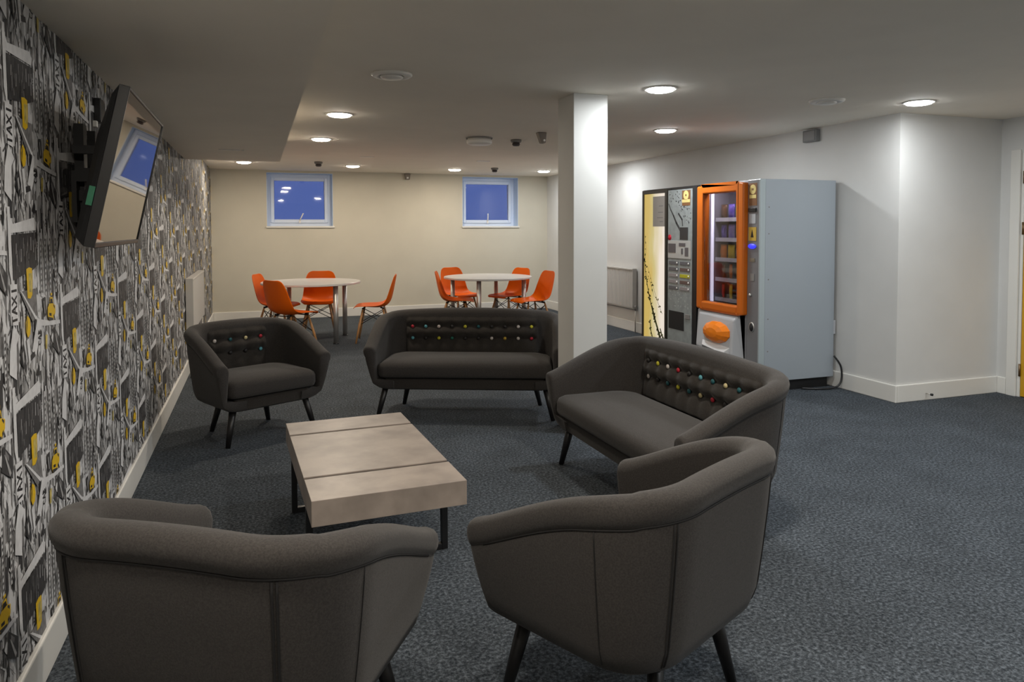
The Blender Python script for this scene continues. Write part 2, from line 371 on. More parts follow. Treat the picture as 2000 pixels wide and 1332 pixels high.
for x, y, lb, wm, pw in [
    (1.261, 5.766, 'lit round downlight nearest the bulkhead edge, left of the unlit ceiling vent', True, 1),
    (1.254, 7.389, 'lit round downlight beside the far end of the bulkhead', True, 1),
    (0.492, 10.23, 'lit round downlight in the left corner beyond the bulkhead', True, 0.75),
    (1.935, 10.43, 'lit round downlight just right of the left window', True, 0.75),
    (3.465, 10.59, 'lit round downlight just left of the right window', True, 0.75),
    (4.855, 10.46, 'lit round downlight in the far corner beside the column', False, 0.75),
    (4.80, 8.55, 'lit round downlight behind the column near the right wall', False, 0.7),
    (3.084, 4.066, 'lit round downlight just in front of the column, largest on the right', False, 1),
    (4.156, 5.760, 'lit round downlight above the snack machine, right of the column', False, 1),
    (5.081, 3.906, 'lit round downlight close to the projecting wall corner', False, 0.6),
    (2.3, 2.1, 'lit round downlight overhead in front of the sofas, outside the picture', 'mid', 1.7),  # unseen fill lights from here on, added to match the room's brightness
    (4.3, 1.9, 'lit round downlight over the open carpet, outside the picture', False, 0.9),
    (5.7, 1.6, 'lit round downlight by the yellow door, outside the picture', False, 1.3),
    (1.35, 0.2, 'lit round downlight overhead behind the near armchairs, outside the picture', 'mid', 1.2),
    (3.3, -0.4, 'lit round downlight behind the camera, outside the picture', False, 0.9),
    (5.2, -0.7, 'lit round downlight in the corner behind the camera, outside the picture', False, 0.9)]:
    downlight(x, y, lb, wm, pw)
downlight(0.45, 1.25, 'lit round downlight in the bulkhead above the wallpaper, outside the picture', 'mid', 0.8, HB)  # unseen, added to brighten the near wallpaper

# ------------------------------------------------------------------ other ceiling fittings
def vent(x, y, label):
    t = thing('ceiling_vent', label, 'vent', (x, y, H), 0, 'round ceiling vents')
    MB().lathe([(0.075, 0), (0.118, 0), (0.118, -0.006), (0.106, -0.016), (0.080, -0.016), (0.070, -0.004)], 40, cap=False).build('outer_ring', m_white, t)
    MB().lathe([(0.020, -0.001), (0.062, -0.008), (0.066, -0.018), (0.058, -0.026), (0.0005, -0.030)], 40).build('centre_disc', m_white, t)
    MB().lathe([(0.078, -0.0005), (0.0005, -0.001)], 24).build('throat', m_grey, t)
vent(1.389, 4.188, 'unlit round white ceiling vent right of the bulkhead edge')
vent(4.413, 4.066, 'unlit round white ceiling vent between two downlights on the right')
t = thing('smoke_detector', 'wide flat white disc detector on the ceiling left of the column', 'smoke detector', (2.712, 6.823, H))
MB().lathe([(0.0005, 0), (0.112, 0), (0.125, -0.040), (0.122, -0.056), (0.105, -0.068), (0.0005, -0.072)], 40).build('body', m_white, t)
MB().lathe([(0.132, 0), (0.132, -0.012), (0.126, -0.012)], 40, cap=False).build('base_ring', m_grey, t)
for x, y, lb, s in ((3.11, 6.864, 'small dark ceiling detector between the white disc and the column', 1.0),
                    (1.426, 9.929, 'small dark ceiling detector above the left window', 1.0),
                    (3.952, 10.146, 'small dark ceiling detector above the right window', 1.0)):
    t = thing('heat_detector', lb, 'detector', (x, y, H), 0, 'small dark ceiling detectors')
    MB().lathe([(0.0005, 0), (0.055, 0), (0.055, -0.018), (0.045, -0.030), (0.0005, -0.030)], 28).build('base', m_grey, t)
    q = MB(); q.lathe([(0.036, -0.028), (0.040, -0.05), (0.030, -0.062), (0.0005, -0.064)], 28); q.build('head', mat('dark_detector', (0.06,0.05,0.05,1), 0.5), t)
t = thing('motion_sensor', 'wedge shaped grey sensor hanging from the ceiling beside the column', 'sensor', (3.152, 6.277, H))
MB().prism([(-0.05, 0), (0.04, 0), (0.03, -0.10), (-0.012, -0.10)], 'y', -0.035, 0.035).build('housing', mat('sensor_grey', (0.22,0.19,0.16,1), 0.5), t, bevel=0.008)
MB().lathe([(0.010, 0), (0.010, -0.004)], 12, (0.012, -0.036, -0.075), axis='y').build('lens', m_white, t)
t = thing('wall_sensor', 'small grey corner sensor at the top of the back wall between the windows', 'sensor', (2.934, D, 2.215))
MB().prism([(-0.05, 0.045), (0.05, 0.045), (0.035, -0.05), (-0.03, -0.05)], 'y', -0.055, 0).build('housing', mat('sensor_grey', (0.22,0.19,0.16,1), 0.5), t, bevel=0.008)
MB().box(-0.014, 0.014, -0.060, -0.054, -0.035, -0.008).build('lens', m_white, t)
t = thing('alarm_box', 'square grey alarm box high on the right wall above the snack machine', 'alarm', (WR, 5.255, 2.20))
MB().box(-0.045, 0, -0.085, 0.085, -0.053, 0.053).build('housing', mat('alarm_grey', (0.20,0.20,0.20,1), 0.5), t, bevel=0.006)
MB().box(-0.048, -0.045, -0.065, 0.065, -0.04, 0.04).build('cover', mat('alarm_grey_light', (0.26,0.26,0.26,1), 0.5), t, bevel=0.001)
t = thing('slot_vent', 'thin white slot vent across the far end of the bulkhead', 'vent', (0.452, 6.545, HB))
MB().box(-0.10, 0.07, -0.014, 0.014, -0.008, 0).build('slot', m_white, t, bevel=0.003)
MB().lathe([(0.0005,0),(0.012,0),(0.012,-0.008),(0.0005,-0.010)], 12, (0.088, 0, 0)).build('screw_cap', m_white, t)
for x, y, lb in ((1.94, 9.05, 'thin pale slot plate flush in the ceiling right of the left window'), (3.47, 9.15, 'thin pale slot plate flush in the ceiling left of the right window')):
    t = thing('slot_plate', lb, 'vent', (x, y, H), 0, 'slot plates in the ceiling')
    MB().box(-0.085, 0.085, -0.035, 0.035, -0.004, 0).build('plate', m_white, t)

# ------------------------------------------------------------------ radiators
def radiator(name, label, loc, L, Hh, rz):
    t = thing(name, label, 'radiator', loc, rz)       # local: x along the wall, +y into the room
    n = int(L / 0.034); q = MB()
    for s, y in ((1, 0.062), (1, 0.028)):
        prof = []
        for i in range(n):
            x = -L/2 + L*i/n
            prof += [(x, y), (x+0.006, y+0.008), (x+0.022, y+0.008), (x+0.028, y)]
        prof.append((L/2, y)); pts = prof + [(L/2, y-0.012), (-L/2, y-0.012)]
        q.prism(pts, 'z', 0.02, Hh-0.02)
    q.build('panel', m_radi, t)
    q = MB(); q.box(-L/2, L/2, 0.012, 0.078, Hh-0.02, Hh); q.build('top_grille', m_radi, t, bevel=0.003)
    for s in (-1, 1): MB().box(s*L/2-0.002+s*0.002, s*L/2+0.002+s*0.002, 0.012, 0.076, 0.015, Hh).build('side_cover', m_radi, t)
    q = MB(); q.box(-L/2, L/2, 0.03, 0.06, 0, 0.022); q.build('bottom_rail', m_radi, t, bevel=0.004)
    for s in (-1, 1):
        q = MB(); q.tube([(s*(L/2+0.03), 0.045, -loc[2]), (s*(L/2+0.03), 0.045, 0.0)], 0.008, 8); q.build('pipe', m_chrome, t)
        q = MB(); q.lathe([(0.014, 0), (0.019, 0.012), (0.019, 0.05), (0.012, 0.06)], 14, (s*(L/2+0.03), 0.045, -0.01)); q.tube([(s*(L/2+0.03),0.045,0.03),(s*L/2,0.045,0.03)], 0.009, 8)
        q.build('valve', m_grey, t)
    for s in (-1, 1): MB().box(s*(L/2-0.12)-0.02, s*(L/2-0.12)+0.02, 0, 0.02, 0.05, Hh-0.05).build('bracket', m_radi, t)
radiator('radiator', 'white panel radiator on the wallpapered wall behind the far armchair', (0.0, 8.05, 0.40), 1.5, 0.52, -pi/2)
radiator('radiator', 'white panel radiator on the right wall between column and hot drinks machine', (WR, 9.05, 0.31), 1.25, 0.535, pi/2)

# ------------------------------------------------------------------ television
t = thing('television', 'black wall mounted flat screen television tilted down on the wallpapered wall', 'television', (0.218, 2.988, 1.574))
t.rotation_euler = (0, 0.216, 0.006)          # screen faces +x, leaning down
TW, TH = 0.90, 0.515
def rect_frame(w, h, bw, x0, x1, bb=None):
    bb = bb or bw; q = MB()
    q.box(x0, x1, -w/2, -w/2+bw, -h/2, h/2); q.box(x0, x1, w/2-bw, w/2, -h/2, h/2)
    q.box(x0, x1, -w/2+bw, w/2-bw, -h/2, -h/2+bb); q.box(x0, x1, -w/2+bw, w/2-bw, h/2-bw, h/2); return q
rect_frame(TW, TH, 0.009, -0.028, 0.004, 0.016).build('bezel', m_black, t, bevel=0.002)
q = MB(); q.rings([[(-0.028,-TW/2,-TH/2),(-0.028,TW/2,-TH/2),(-0.028,TW/2,TH/2),(-0.028,-TW/2,TH/2)],
                   [(-0.045,-TW/2+.02,-TH/2+.01),(-0.045,TW/2-.02,-TH/2+.01),(-0.045,TW/2-.02,TH/2-.03),(-0.045,-TW/2+.02,TH/2-.03)],
                   [(-0.075,-TW/2+.10,-TH/2+.02),(-0.075,TW/2-.10,-TH/2+.02),(-0.075,TW/2-.10,TH/2-.16),(-0.075,-TW/2+.10,TH/2-.16)]], smooth=False)
q.build('rear_housing', m_blackmat, t, bevel=0.004)
MB().box(-0.02, 0.0, -TW/2+0.009, TW/2-0.009, -TH/2+0.016, TH/2-0.009).build('screen', mat('glossy_screen', (0.30, 0.27, 0.24, 1), 0.02, 1.0), t)
MB().box(-0.046, -0.029, -TW/2-0.001, -TW/2+0.002, -0.13, -0.07).build('green_sticker', mat('green_label', (0.01,0.12,0.06,1), 0.5), t)
q = MB()
q.box(-0.205, -0.185, 0.06, 0.48, -0.17, 0.02); q.box(-0.205, -0.17, 0.12, 0.18, -0.22, 0.20); q.box(-0.205, -0.17, 0.34, 0.40, -0.22, 0.20); q.box(-0.18, -0.08, 0.28, 0.33, -0.10, -0.04); q.box(-0.185, -0.10, 0.06, 0.10, -0.02, 0.03); q.box(-0.185, -0.10, 0.20, 0.24, -0.02, 0.03)
for y in (0.04, 0.24): q.box(-0.105, -0.075, y, y+0.03, -0.2, 0.16)
q.box(-0.19, -0.09, 0.10, 0.20, -0.09, -0.05); q.box(-0.19,-0.10,0.03,0.06,0.08,0.11)
wb = q.build('wall_bracket', m_blackmat, t); wb.rotation_euler = (0, -0.216, 0); wb.location = (-0.012, 0, 0)
q = MB(); q.tube([(-0.10,-0.02,-0.02),(-0.13,-0.05,-0.10),(-0.10,-0.10,-0.17),(-0.08,-0.05,-0.10)], 0.006, 6); q.build('cable', m_black, t)
t = thing('wall_box', 'small black socket box on the wallpaper above the television bracket', 'socket', (0.0, 3.52, 1.885))
MB().box(0.002, 0.03, -0.04, 0.04, -0.05, 0.05).build('box', m_black, t, bevel=0.004)
MB().box(0.002, 0.018, -0.07, -0.04, -0.075, -0.05).build('clip', m_white, t)

# ------------------------------------------------------------------ upholstered tub seats
BUT = {'r': (0.42, 0.012, 0.03, 1), 'b': (0.10, 0.34, 0.40, 1), 'w': (0.55, 0.50, 0.46, 1), 'c': (0.55, 0.47, 0.25, 1), 'y': (0.52, 0.48, 0.03, 1),
       't': (0.008, 0.085, 0.10, 1), 'k': (0.016, 0.014, 0.014, 1), 'o': (0.5, 0.32, 0.04, 1), 'g': (0.01, 0.12, 0.085, 1)}
BNAME = {'r': 'red', 'b': 'pale blue', 'w': 'white', 'c': 'cream', 'y': 'yellow', 't': 'dark teal', 'k': 'black', 'o': 'amber', 'g': 'green'}
def tub(name, label, cat, W, rows, hA=0.538, hB=0.727, rc=0.19, group=None):
    root = thing(name, label, cat, group=group)
    T = 0.045; cx = W/2 - T; yF = 0.278; yB = -0.349 + T
    path = []                                            # (x, y, nx, ny, s)
    n1, na, n2 = 16, 14, 10
    for i in range(n1): y = yF + (yB + rc - yF) * i / n1; path.append((cx, y, 1, 0))
    for i in range(na): a = pi/2 * i / na; path.append((cx-rc+rc*cos(a), yB+rc-rc*sin(a), cos(a), -sin(a)))
    for i in range(n2): path.append((cx-rc - 2*(cx-rc)*i/n2, yB, 0, -1))
    for i in range(na): a = pi/2 + pi/2 * i / na; path.append((-cx+rc+rc*cos(a), yB+rc-rc*sin(a), cos(a), -sin(a)))
    for i in range(n1+1): y = yB + rc + (yF - yB - rc) * i / n1; path.append((-cx, y, -1, 0))
    ss = [0]
    for a, c in zip(path, path[1:]): ss.append(ss[-1] + math.hypot(c[0]-a[0], c[1]-a[1]))
    mid = ss[-1] / 2; ss = [s - mid for s in ss]
    zb = 0.221
    def hgt(x, y):
        s = min(1, max(0, (yF - y) / (yF - yB)))
        return hA + (hB - hA) * sin(s * pi / 2) ** 1.15 + ((0.016 if W < 1 else 0.028) * (1 - (x/cx)**2) if s > 0.9 else 0)
    def profile(h):
        L = lambda u: 0.31 + (h - 0.085 - 0.31) * u
        return [(-.17, zb), (-.100, zb+.001), (-.060, zb+.010), (-.026, zb+.034), (-.006, L(0)), (.009, L(.35)), (.022, L(.7)), (.031, L(1)),
                (.0305, h-.074), (.036, h-.069), (.043, h-.052), (.045, h-.036), (.041, h-.018), (.027, h-.005), (.004, h), (-.020, h-.004), (-.038, h-.018),
                (-.047, h-.042), (-.046, h-.09), (-.043, L(.5)), (-.043, .40), (-.045, .29), (-.17, .28)]
    def ring(x, y, nx, ny, shrink=1.0, fwd=0.0):
        h = hgt(x, y); out = []; pr = profile(h)
        oc, zc = 0.0, (h + zb) / 2
        for o, z in pr:
            if shrink != 1.0: o = (o - oc) * shrink + oc if o > -0.06 else o; z = zc + (z - zc) * (1 - (1 - shrink) * 0.35)
            u = (z - zb) / (h - zb)
            k = max(0, (y - (yF - 0.25)) / 0.25)
            dy = (-0.045 * (1 - u) ** 1.5 * k) + fwd
            out.append((x + nx*o, y + ny*o + dy, z))
        return out
    rings = [ring(*path[0], 0.72, 0.018), ring(*path[0], 0.90, 0.012)] + [ring(*p) for p in path] + [ring(*path[-1], 0.90, 0.012), ring(*path[-1], 0.72, 0.018)]
    q = MB(); q.rings(rings, True, True); q.build('shell', m_fabric, root, sharp=60)
    # piping beneath the rolled rim and down the back, following the outer face
    def outer(p, z):
        pr = profile(hgt(p[0], p[1]))[:9]
        for (o0, z0), (o1, z1) in zip(pr, pr[1:]):
            if z0 <= z <= z1 and z1 > z0: o = o0 + (o1-o0)*(z-z0)/(z1-z0); break
        else: o = pr[-1][0] if z > pr[-1][1] else pr[2][0]
        return (p[0]+p[2]*(o+.0005), p[1]+p[3]*(o+.0005), z)
    q = MB(); q.tube([outer(p, hgt(p[0], p[1]) - 0.0765) for p in path[2:-2]], 0.0028, 6); q.build('piping', m_pipe, root)
    def at(s):
        for i in range(len(ss)-1):
            if ss[i] <= s <= ss[i+1]:
                k = (s-ss[i])/(ss[i+1]-ss[i]); a, c = path[i], path[i+1]; v = [a[j]+(c[j]-a[j])*k for j in range(4)]
                l = math.hypot(v[2], v[3]); v[2] /= l; v[3] /= l; return v
        return path[-1]
    zs, so = (0.25, 0.43) if W < 1 else (0.52, 0.70)
    for sg in (-1, 1):
        q = MB()
        for ds in (-0.0045, 0.0045):
            p = at(sg*zs + ds); h = hgt(p[0], p[1]); q.tube([outer(p, zb+.02+(h-.08-zb-.02)*k/14) for k in range(15)], 0.0032, 6)
        q.build('zip', m_pipe, root)
        p = at(sg*so); h = hgt(p[0], p[1])
        q = MB(); q.tube([outer(p, zb+.02+(h-.08-zb-.02)*k/14) for k in range(15)], 0.0016, 6); q.build('seam', m_pipe, root)
    # base pan
    bx, by0, by1 = cx - 0.115, yB + 0.115, yF - 0.052
    def rrect(x0, x1, y0, y1, rb, rf, n=8):
        P = []
        for (ax, ay, r, a0) in ((x1-rf, y1-rf, rf, 0), (x0+rf, y1-rf, rf, pi/2), (x0+rb, y0+rb, rb, pi), (x1-rb, y0+rb, rb, 1.5*pi)):
            for i in range(n+1): a = a0 + pi/2*i/n; P.append((ax + r*cos(a), ay + r*sin(a)))
        return P
    q = MB(); o1 = rrect(-bx, bx, by0, by1, 0.12, 0.02); o2 = rrect(-bx-.012, bx+.012, by0-.01, by1+.016, 0.12, 0.02)
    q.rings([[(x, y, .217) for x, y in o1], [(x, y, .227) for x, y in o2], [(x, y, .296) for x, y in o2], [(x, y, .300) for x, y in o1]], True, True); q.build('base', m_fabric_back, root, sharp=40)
    # seat cushion
    cw = cx - 0.052; fy, ky = yF - 0.004, yB + 0.085
    q = MB(); lay = [(0.035, .306), (0.008, .313), (0.0, .332), (0.0, .380), (0.008, .402), (0.03, .418), (0.08, .430), (0.15, .436)]
    rs = []
    for ins, z in lay:
        P = rrect(-cw+ins, cw-ins, ky+ins, fy-ins, max(0.16-ins, .02), max(0.05-ins*.3, .012))
        rs.append([(x, y + 0.012*(1-(x/cw)**2)*(1 if y > 0 else 0), z + (0.004*sin(9*x)*sin(7*y+1))) for x, y in P])
    q.rings(rs, True, True); q.build('seat_cushion', m_fabric, root)
    # tufted back cushion that follows the inside of the shell
    cols = len(rows[0]); pitch = 0.112 if W < 1 else 0.104; half = pitch * (cols - 1) / 2; sm = half + 0.065
    nz, ns = 34, 14 * cols; zr = [0.612, 0.520]; z0, z1 = 0.40, 0.690
    def disp(s, z):
        if z > zr[0]: b_ = sin(pi * (z - zr[0]) / (z1 - zr[0])) * 0.5; 
        elif z > zr[1]: b_ = sin(pi * (z - zr[1]) / (zr[0] - zr[1])) ** 0.7
        else: b_ = sin(pi * min(1, (zr[1] - z) / 0.19) ) ** 0.7 if zr[1] - z < 0.095 else 1.0
        c = (s + half) / pitch; k = abs(cos(pi * c)) if -0.3 < c < cols - 0.7 else 0.3
        near = max(0, 1 - min(abs(z - zr[0]), abs(z - zr[1])) / 0.06)
        d = 0.012 + 0.030 * b_ - 0.013 * k ** 3 * (0.35 + 0.65 * near)
        e = min(1, (sm - abs(s)) / 0.05) * min(1, (z1 - z) / 0.03)
        return d * max(0, e) ** 0.5 - 0.004
    G = []; lean = lambda z: 0.0
    for j in range(nz+1):
        z = z0 + (z1 - z0) * j / nz; row = []
        for i in range(ns+1):
            s = -sm + 2*sm*i/ns; p = at(s); d = 0.044 + disp(s, z) * (1 if j not in (0, nz) else 0)
            row.append((p[0]-p[2]*d, p[1]-p[3]*d, z))
        G.append(row)
    Bk = [[(p[0]-p[2]*.03, p[1]-p[3]*.03, z0 + (z1-z0)*j/nz) for p in (at(-sm + 2*sm*i/ns) for i in range(ns+1))] for j in (0, nz)]
    vs = [v for r in G for v in r]; n = ns + 1
    fs = [(j*n+i, j*n+i+1, (j+1)*n+i+1, (j+1)*n+i) for j in range(nz) for i in range(ns)]
    q = MB(); q.add(vs, fs, 0, True)
    q.add(Bk[0] + Bk[1], [(i, i+1, n+i+1, n+i) for i in range(ns)])
    q.add(G[0] + Bk[0], [(i, i+1, n+i+1, n+i) for i in range(ns)]); q.add(G[-1] + Bk[1], [(i, i+1, n+i+1, n+i) for i in range(ns)])
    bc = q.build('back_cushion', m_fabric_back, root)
    for rI, row in enumerate(rows):
        for c, k in enumerate(row):
            s = half - pitch * c                         # first button is at the sitter's right
            p = at(-s); d = 0.044 + 0.012
            q = MB(); q.lathe([(0.0005, -.006), (0.011, -.004), (0.0135, .001), (0.011, .006), (0.005, .0085), (0.0005, .009)], 14, axis='y')
            bo = q.build('button', mat('button_' + BNAME[k].replace(' ', '_'), BUT[k], 0.6), bc)
            bo.location = (p[0]-p[2]*d, p[1]-p[3]*d, zr[rI]); bo.rotation_euler = (0, 0, math.atan2(p[2], -p[3]))
            bo['label'] = BNAME[k] + ' fabric button'
    ex = (W - 0.82) * 1.04
    for sx, sy, fx in ((1, 1, .309), (-1, 1, .309), (1, -1, .208), (-1, -1, .208)):
        fx += ex/2; tx, ty = fx - 0.055, sy*0.190
        q = MB(); q.tube([(sx*tx, ty, .235), (sx*(tx+.03), ty+sy*.019, .11), (sx*fx, sy*.227, 0.0)], [.024, .020, .015], 14); q.build('leg', m_leg, root)
    return root
chA = tub('armchair', 'charcoal tub armchair by the wallpapered wall facing us, coloured buttons in its back', 'armchair', 0.82, ['wtcr', 'kkkb'], group='charcoal tub armchairs')
def face(deg): return radians(deg)
# far armchair faces the camera and to the right
chA.location = (0.621, 5.183, 0); chA.rotation_euler = (0, 0, face(207.4))
dup(chA, (0.620, 1.946, 0), face(-32.7), 'charcoal tub armchair seen from behind, nearest us beside the wallpapered wall')
dup(chA, (1.696, 1.91, 0), face(26.1), 'charcoal tub armchair seen from behind, nearest us in front of the right sofa')
s1 = tub('sofa', 'charcoal two seat tub sofa facing us, straight behind the coffee table', 'sofa', 1.45, ['rbwkytkkwy', 'bkygkkwowr'], group='charcoal tub sofas')
s1.location = (2.125, 5.195, 0); s1.rotation_euler = (0, 0, face(157.3))
s2 = tub('sofa', 'charcoal two seat tub sofa seen from its side, in front of the column', 'sofa', 1.47, ['kywrkbtctk', 'wktytcrkkk'], group='charcoal tub sofas')
s2.location = (2.534, 3.203, 0); s2.rotation_euler = (0, 0, face(90.3))

# ------------------------------------------------------------------ coffee table
t = thing('coffee_table', 'low stone effect coffee table on black metal legs amid the sofas', 'coffee table', (1.093, 3.298, 0), radians(2.4))
l2, w2, zt, th = 0.575, 0.30, 0.38, 0.098
g = [(-l2, -0.325), (-0.300, 0.325), (0.350, l2)]
q = MB()
for y0, y1 in g: q.box(-w2, w2, y0, y1, zt-th, zt)
q.box(-w2+.0, w2-.0, -0.325, -0.300, zt-th, zt-0.012); q.box(-w2, w2, 0.325, 0.350, zt-th, zt-0.012)
q.build('tabletop', m_table, t, bevel=0.0015)
for y in (-0.3125, 0.3375):
    MB().box(-w2+.001, w2-.001, y-.0105, y+.0105, zt-0.013, zt-0.005).build('inlay_strip', m_bronze, t)
    q = MB(); a = .013
    q.box(-w2+.005, -w2+.031, y-a, y+a, 0, zt-th); q.box(w2-.031, w2-.005, y-a, y+a, 0, zt-th)
    q.box(-w2+.031, w2-.031, y-a, y+a, 0, .026); q.box(-w2+.031, w2-.031, y-a, y+a, zt-th-.026, zt-th)
    q.build('leg_frame', m_black, t, bevel=0.002)

# ------------------------------------------------------------------ dining tables
def dining(loc, rz, label):
    t = thing('dining_table', label, 'table', loc, rz, 'round dining tables')
    MB().lathe([(0.0005, .700), (.59, .700), (.600, .704), (.600, .722), (.594, .728), (.0005, .730)], 72).build('tabletop', m_laminate, t, sharp=40)
    for k in range(4):
        a = pi/4 + k*pi/2; x, y = .50*cos(a), .50*sin(a)
        lg = MB().lathe([(.030, .012), (.030, .700)], 20, (x, y, 0)).build('leg', m_chrome, t)
        MB().lathe([(.036, 0), (.036, .008), (.030, .014)], 20, (x, y, 0)).build('foot', m_black, lg)
    return t
dining((1.27, 9.28, 0), radians(-15), 'round white table on steel legs under the left window')
dining((3.61, 9.41, 0), radians(14), 'round white table on steel legs under the right window')

# ------------------------------------------------------------------ orange chairs
def orange_chair(label):
    root = thing('dining_chair', label, 'chair', group='orange shell chairs')
    # centre profile (y, z, half width, wing curl)
    prof = [(.235, .415, .165, .0), (.225, .436, .195, .002), (.17, .444, .222, .008), (.08, .436, .232, .018), (-.02, .425, .234, .028), (-.10, .424, .232, .04),
            (-.165, .445, .228, .052), (-.205, .495, .224, .055), (-.225, .56, .220, .05), (-.242, .64, .210, .042), (-.258, .72, .196, .032), (-.270, .785, .172, .022), (-.274, .808, .140, .016), (-.276, .816, .10, .012)]
    n = 20; rows = []
    for i, (y, z, hw, cu) in enumerate(prof):
        a = prof[max(0, i-1)]; c = prof[min(len(prof)-1, i+1)]
        tz = Vector((0, c[0]-a[0], c[1]-a[1])).normalized(); nn = Vector((0, tz.z, -tz.y)); 
        if nn.z < 0 and y > 0: nn = -nn
        nn = Vector((0, -tz.z, tz.y)) * -1 if False else Vector((0, tz.z*1, -tz.y))
        # nn points to the sitter's side (up on the seat, forward on the back)
        row = []
        for k in range(n+1):
            u = -1 + 2*k/n; e = abs(u) ** 2.6
            row.append(Vector((hw*u, y, z)) + nn * (cu * e * 1.0))
        rows.append((row, nn))
    q = MB(); T = .007
    top = [[p for p in r] for r, nn in rows]; bot = [[p - nn*T for p in r] for r, nn in rows]
    m = n + 1; N = len(rows)
    def grid(G, flip=False): q.add([p for r in G for p in r], [((j*m+i, j*m+i+1, (j+1)*m+i+1, (j+1)*m+i)) for j in range(N-1) for i in range(n)], 0, True)
    grid(top); grid(bot)
    for j in (0, N-1): q.add(top[j] + bot[j], [(i, i+1, m+i+1, m+i) for i in range(n)], 0, True)
    for k in (0, n): q.add([r[k] for r in top] + [r[k] for r in bot], [(i, i+1, N+i+1, N+i) for i in range(N-1)], 0, True)
    q.build('seat_shell', m_orange, root, subd=1)
    for sx in (-1, 1):
        for (ty, fy) in ((.12, .20), (-.12, -.215)):
            q = MB(); q.tube([(sx*.135, ty, .405), (sx*.175, ty+(fy-ty)*.5, .21), (sx*.215, fy, 0)], [.011, .0155, .010], 10)
            q.build('leg', m_beech, root)
    q = MB(); rr = .0045
    P = lambda sx, sy, z: (sx*(.135+.08*(.405-z)/.405), (.12 if sy > 0 else -.12) + ((.08 if sy > 0 else -.095)*(.405-z)/.405), z)
    for a, c in (((-1,1),(1,1)), ((-1,-1),(1,-1)), ((-1,1),(-1,-1)), ((1,1),(1,-1))):
        q.tube([P(*a, .38), P(*c, .22)], rr, 6); q.tube([P(*c, .38), P(*a, .22)], rr, 6)
    for sx in (-1, 1): q.tube([(sx*.135, .125, .412), (sx*.10, .10, .425)], .010, 6); q.tube([(sx*.135, -.125, .412), (sx*.10, -.09, .422)], .010, 6)
    q.tube([(-.135,.12,.405),(.135,.12,.405)], .006, 6); q.tube([(-.135,-.12,.405),(.135,-.12,.405)], .006, 6)
    q.build('wire_brace', m_wire, root)
    return root
oc = orange_chair('orange shell chair right of the left table, side on, pulled away from it')
oc.location = (1.985, 8.93, 0); oc.rotation_euler = (0, 0, 1.35)
for x, y, a, lb in [(0.873, 9.476, -1.944, 'orange shell chair at the far left of the left table, by the wall'),
                    (1.00, 8.50, -0.93, 'orange shell chair seen from behind at the near left of the left table'),
                    (1.40, 9.72, 2.977, 'orange shell chair behind the left table, facing us'),
                    (3.113, 9.225, -1.871, 'orange shell chair at the left of the right table, nearest on that side'),
                    (3.377, 9.947, -2.786, 'orange shell chair behind the right table on its left'),
                    (3.975, 9.60, 1.957, 'orange shell chair behind the right table on its right'),
                    (4.036, 8.85, 1.70, 'orange shell chair at the right of the right table, nearest the column')]:
    dup(oc, (x, y, 0), a, lb)

# ------------------------------------------------------------------ vending machines
m_cab = mat('silver_grey_cabinet', (0.36, 0.40, 0.44, 1), 0.38, 0.25)
m_cabf = mat('grey_front', (0.21, 0.21, 0.22, 1), 0.4, 0.3)
m_orf = mat('orange_frame', (0.56, 0.125, 0.006, 1), 0.35)
m_modl = mat('dispenser_grey', (0.42, 0.43, 0.45, 1), 0.45)
m_gold = mat('gold_sticker', (0.55, 0.36, 0.06, 1), 0.5); m_brn = mat('brown_sticker', (0.20, 0.09, 0.035, 1), 0.5); m_lgold = mat('pale_gold', (0.72, 0.58, 0.22, 1), 0.5)
X0, X1 = 4.55, 5.325; ZT = 1.782
# local frame: origin on the floor at the front face; x into the machine, y along the wall
V = thing('snack_machine', 'silver grey snack vending machine with orange framed glass front against the right wall', 'vending machine', (X0, 0, 0))
dx = X1 - X0; ya, yb_ = 4.932, 5.800
q = MB(); q.box(0.05, dx, ya, ya+.02, .095, ZT); q.box(0.05, dx, yb_-.02, yb_, .095, ZT); q.box(0.05, dx, ya+.02, yb_-.02, ZT-.03, ZT)
q.box(dx-.02, dx, ya+.02, yb_-.02, .095, ZT-.03); q.box(0.05, dx-.02, ya+.02, yb_-.02, .095, .12); q.box(0.05, dx-.02, 5.15, 5.17, .12, ZT-.03); q.box(0.06, dx-.02, 5.17, yb_-.02, .60, .63)
q.build('cabinet', m_cab, V, bevel=0.003)
q = MB(); q.box(0.10, dx-.02, ya+.05, yb_-.03, 0.0, .095); q.build('plinth', m_blackmat, V)
MB().box(0.0, 0.05, ya, 5.098, .10, ZT).build('control_door', m_cabf, V, bevel=0.006)
MB().box(-0.004, 0.05, ya-.001, ya+.016, .10, ZT).build('door_edge', mat('pale_edge', (0.42,0.48,0.50,1), 0.35, 0.3), V, bevel=0.004)
MB().box(0.0, 0.05, 5.098, yb_, .10, .64).build('lower_door', m_cabf, V, bevel=0.006)
fy0, fy1, fz0, fz1 = 5.100, 5.785, .635, 1.762
fr = MB(); bw = .082
for (yy0, yy1, zz0, zz1) in ((fy0, fy0+bw, fz0, fz1), (fy1-bw, fy1, fz0, fz1), (fy0+bw, fy1-bw, fz0, fz0+bw*.9), (fy0+bw, fy1-bw, fz1-bw*.9, fz1)): fr.box(-.045, .05, yy0, yy1, zz0, zz1)
fr.build('window_frame', m_orf, V, bevel=0.016, seg=4)
MB().box(-.010, -.004, fy0+bw-.004, fy1-bw+.004, fz0+bw*.9-.004, fz1-bw*.9+.004).build('glass_front', mat('machine_glass', (0.92, 0.92, 0.95, 1), 0.02, trans=1.0), V)
SH = [.72, .905, 1.09, 1.275, 1.46, 1.60][:5]
m_int = mat('dark_interior', (0.17, 0.16, 0.19, 1), 0.5)
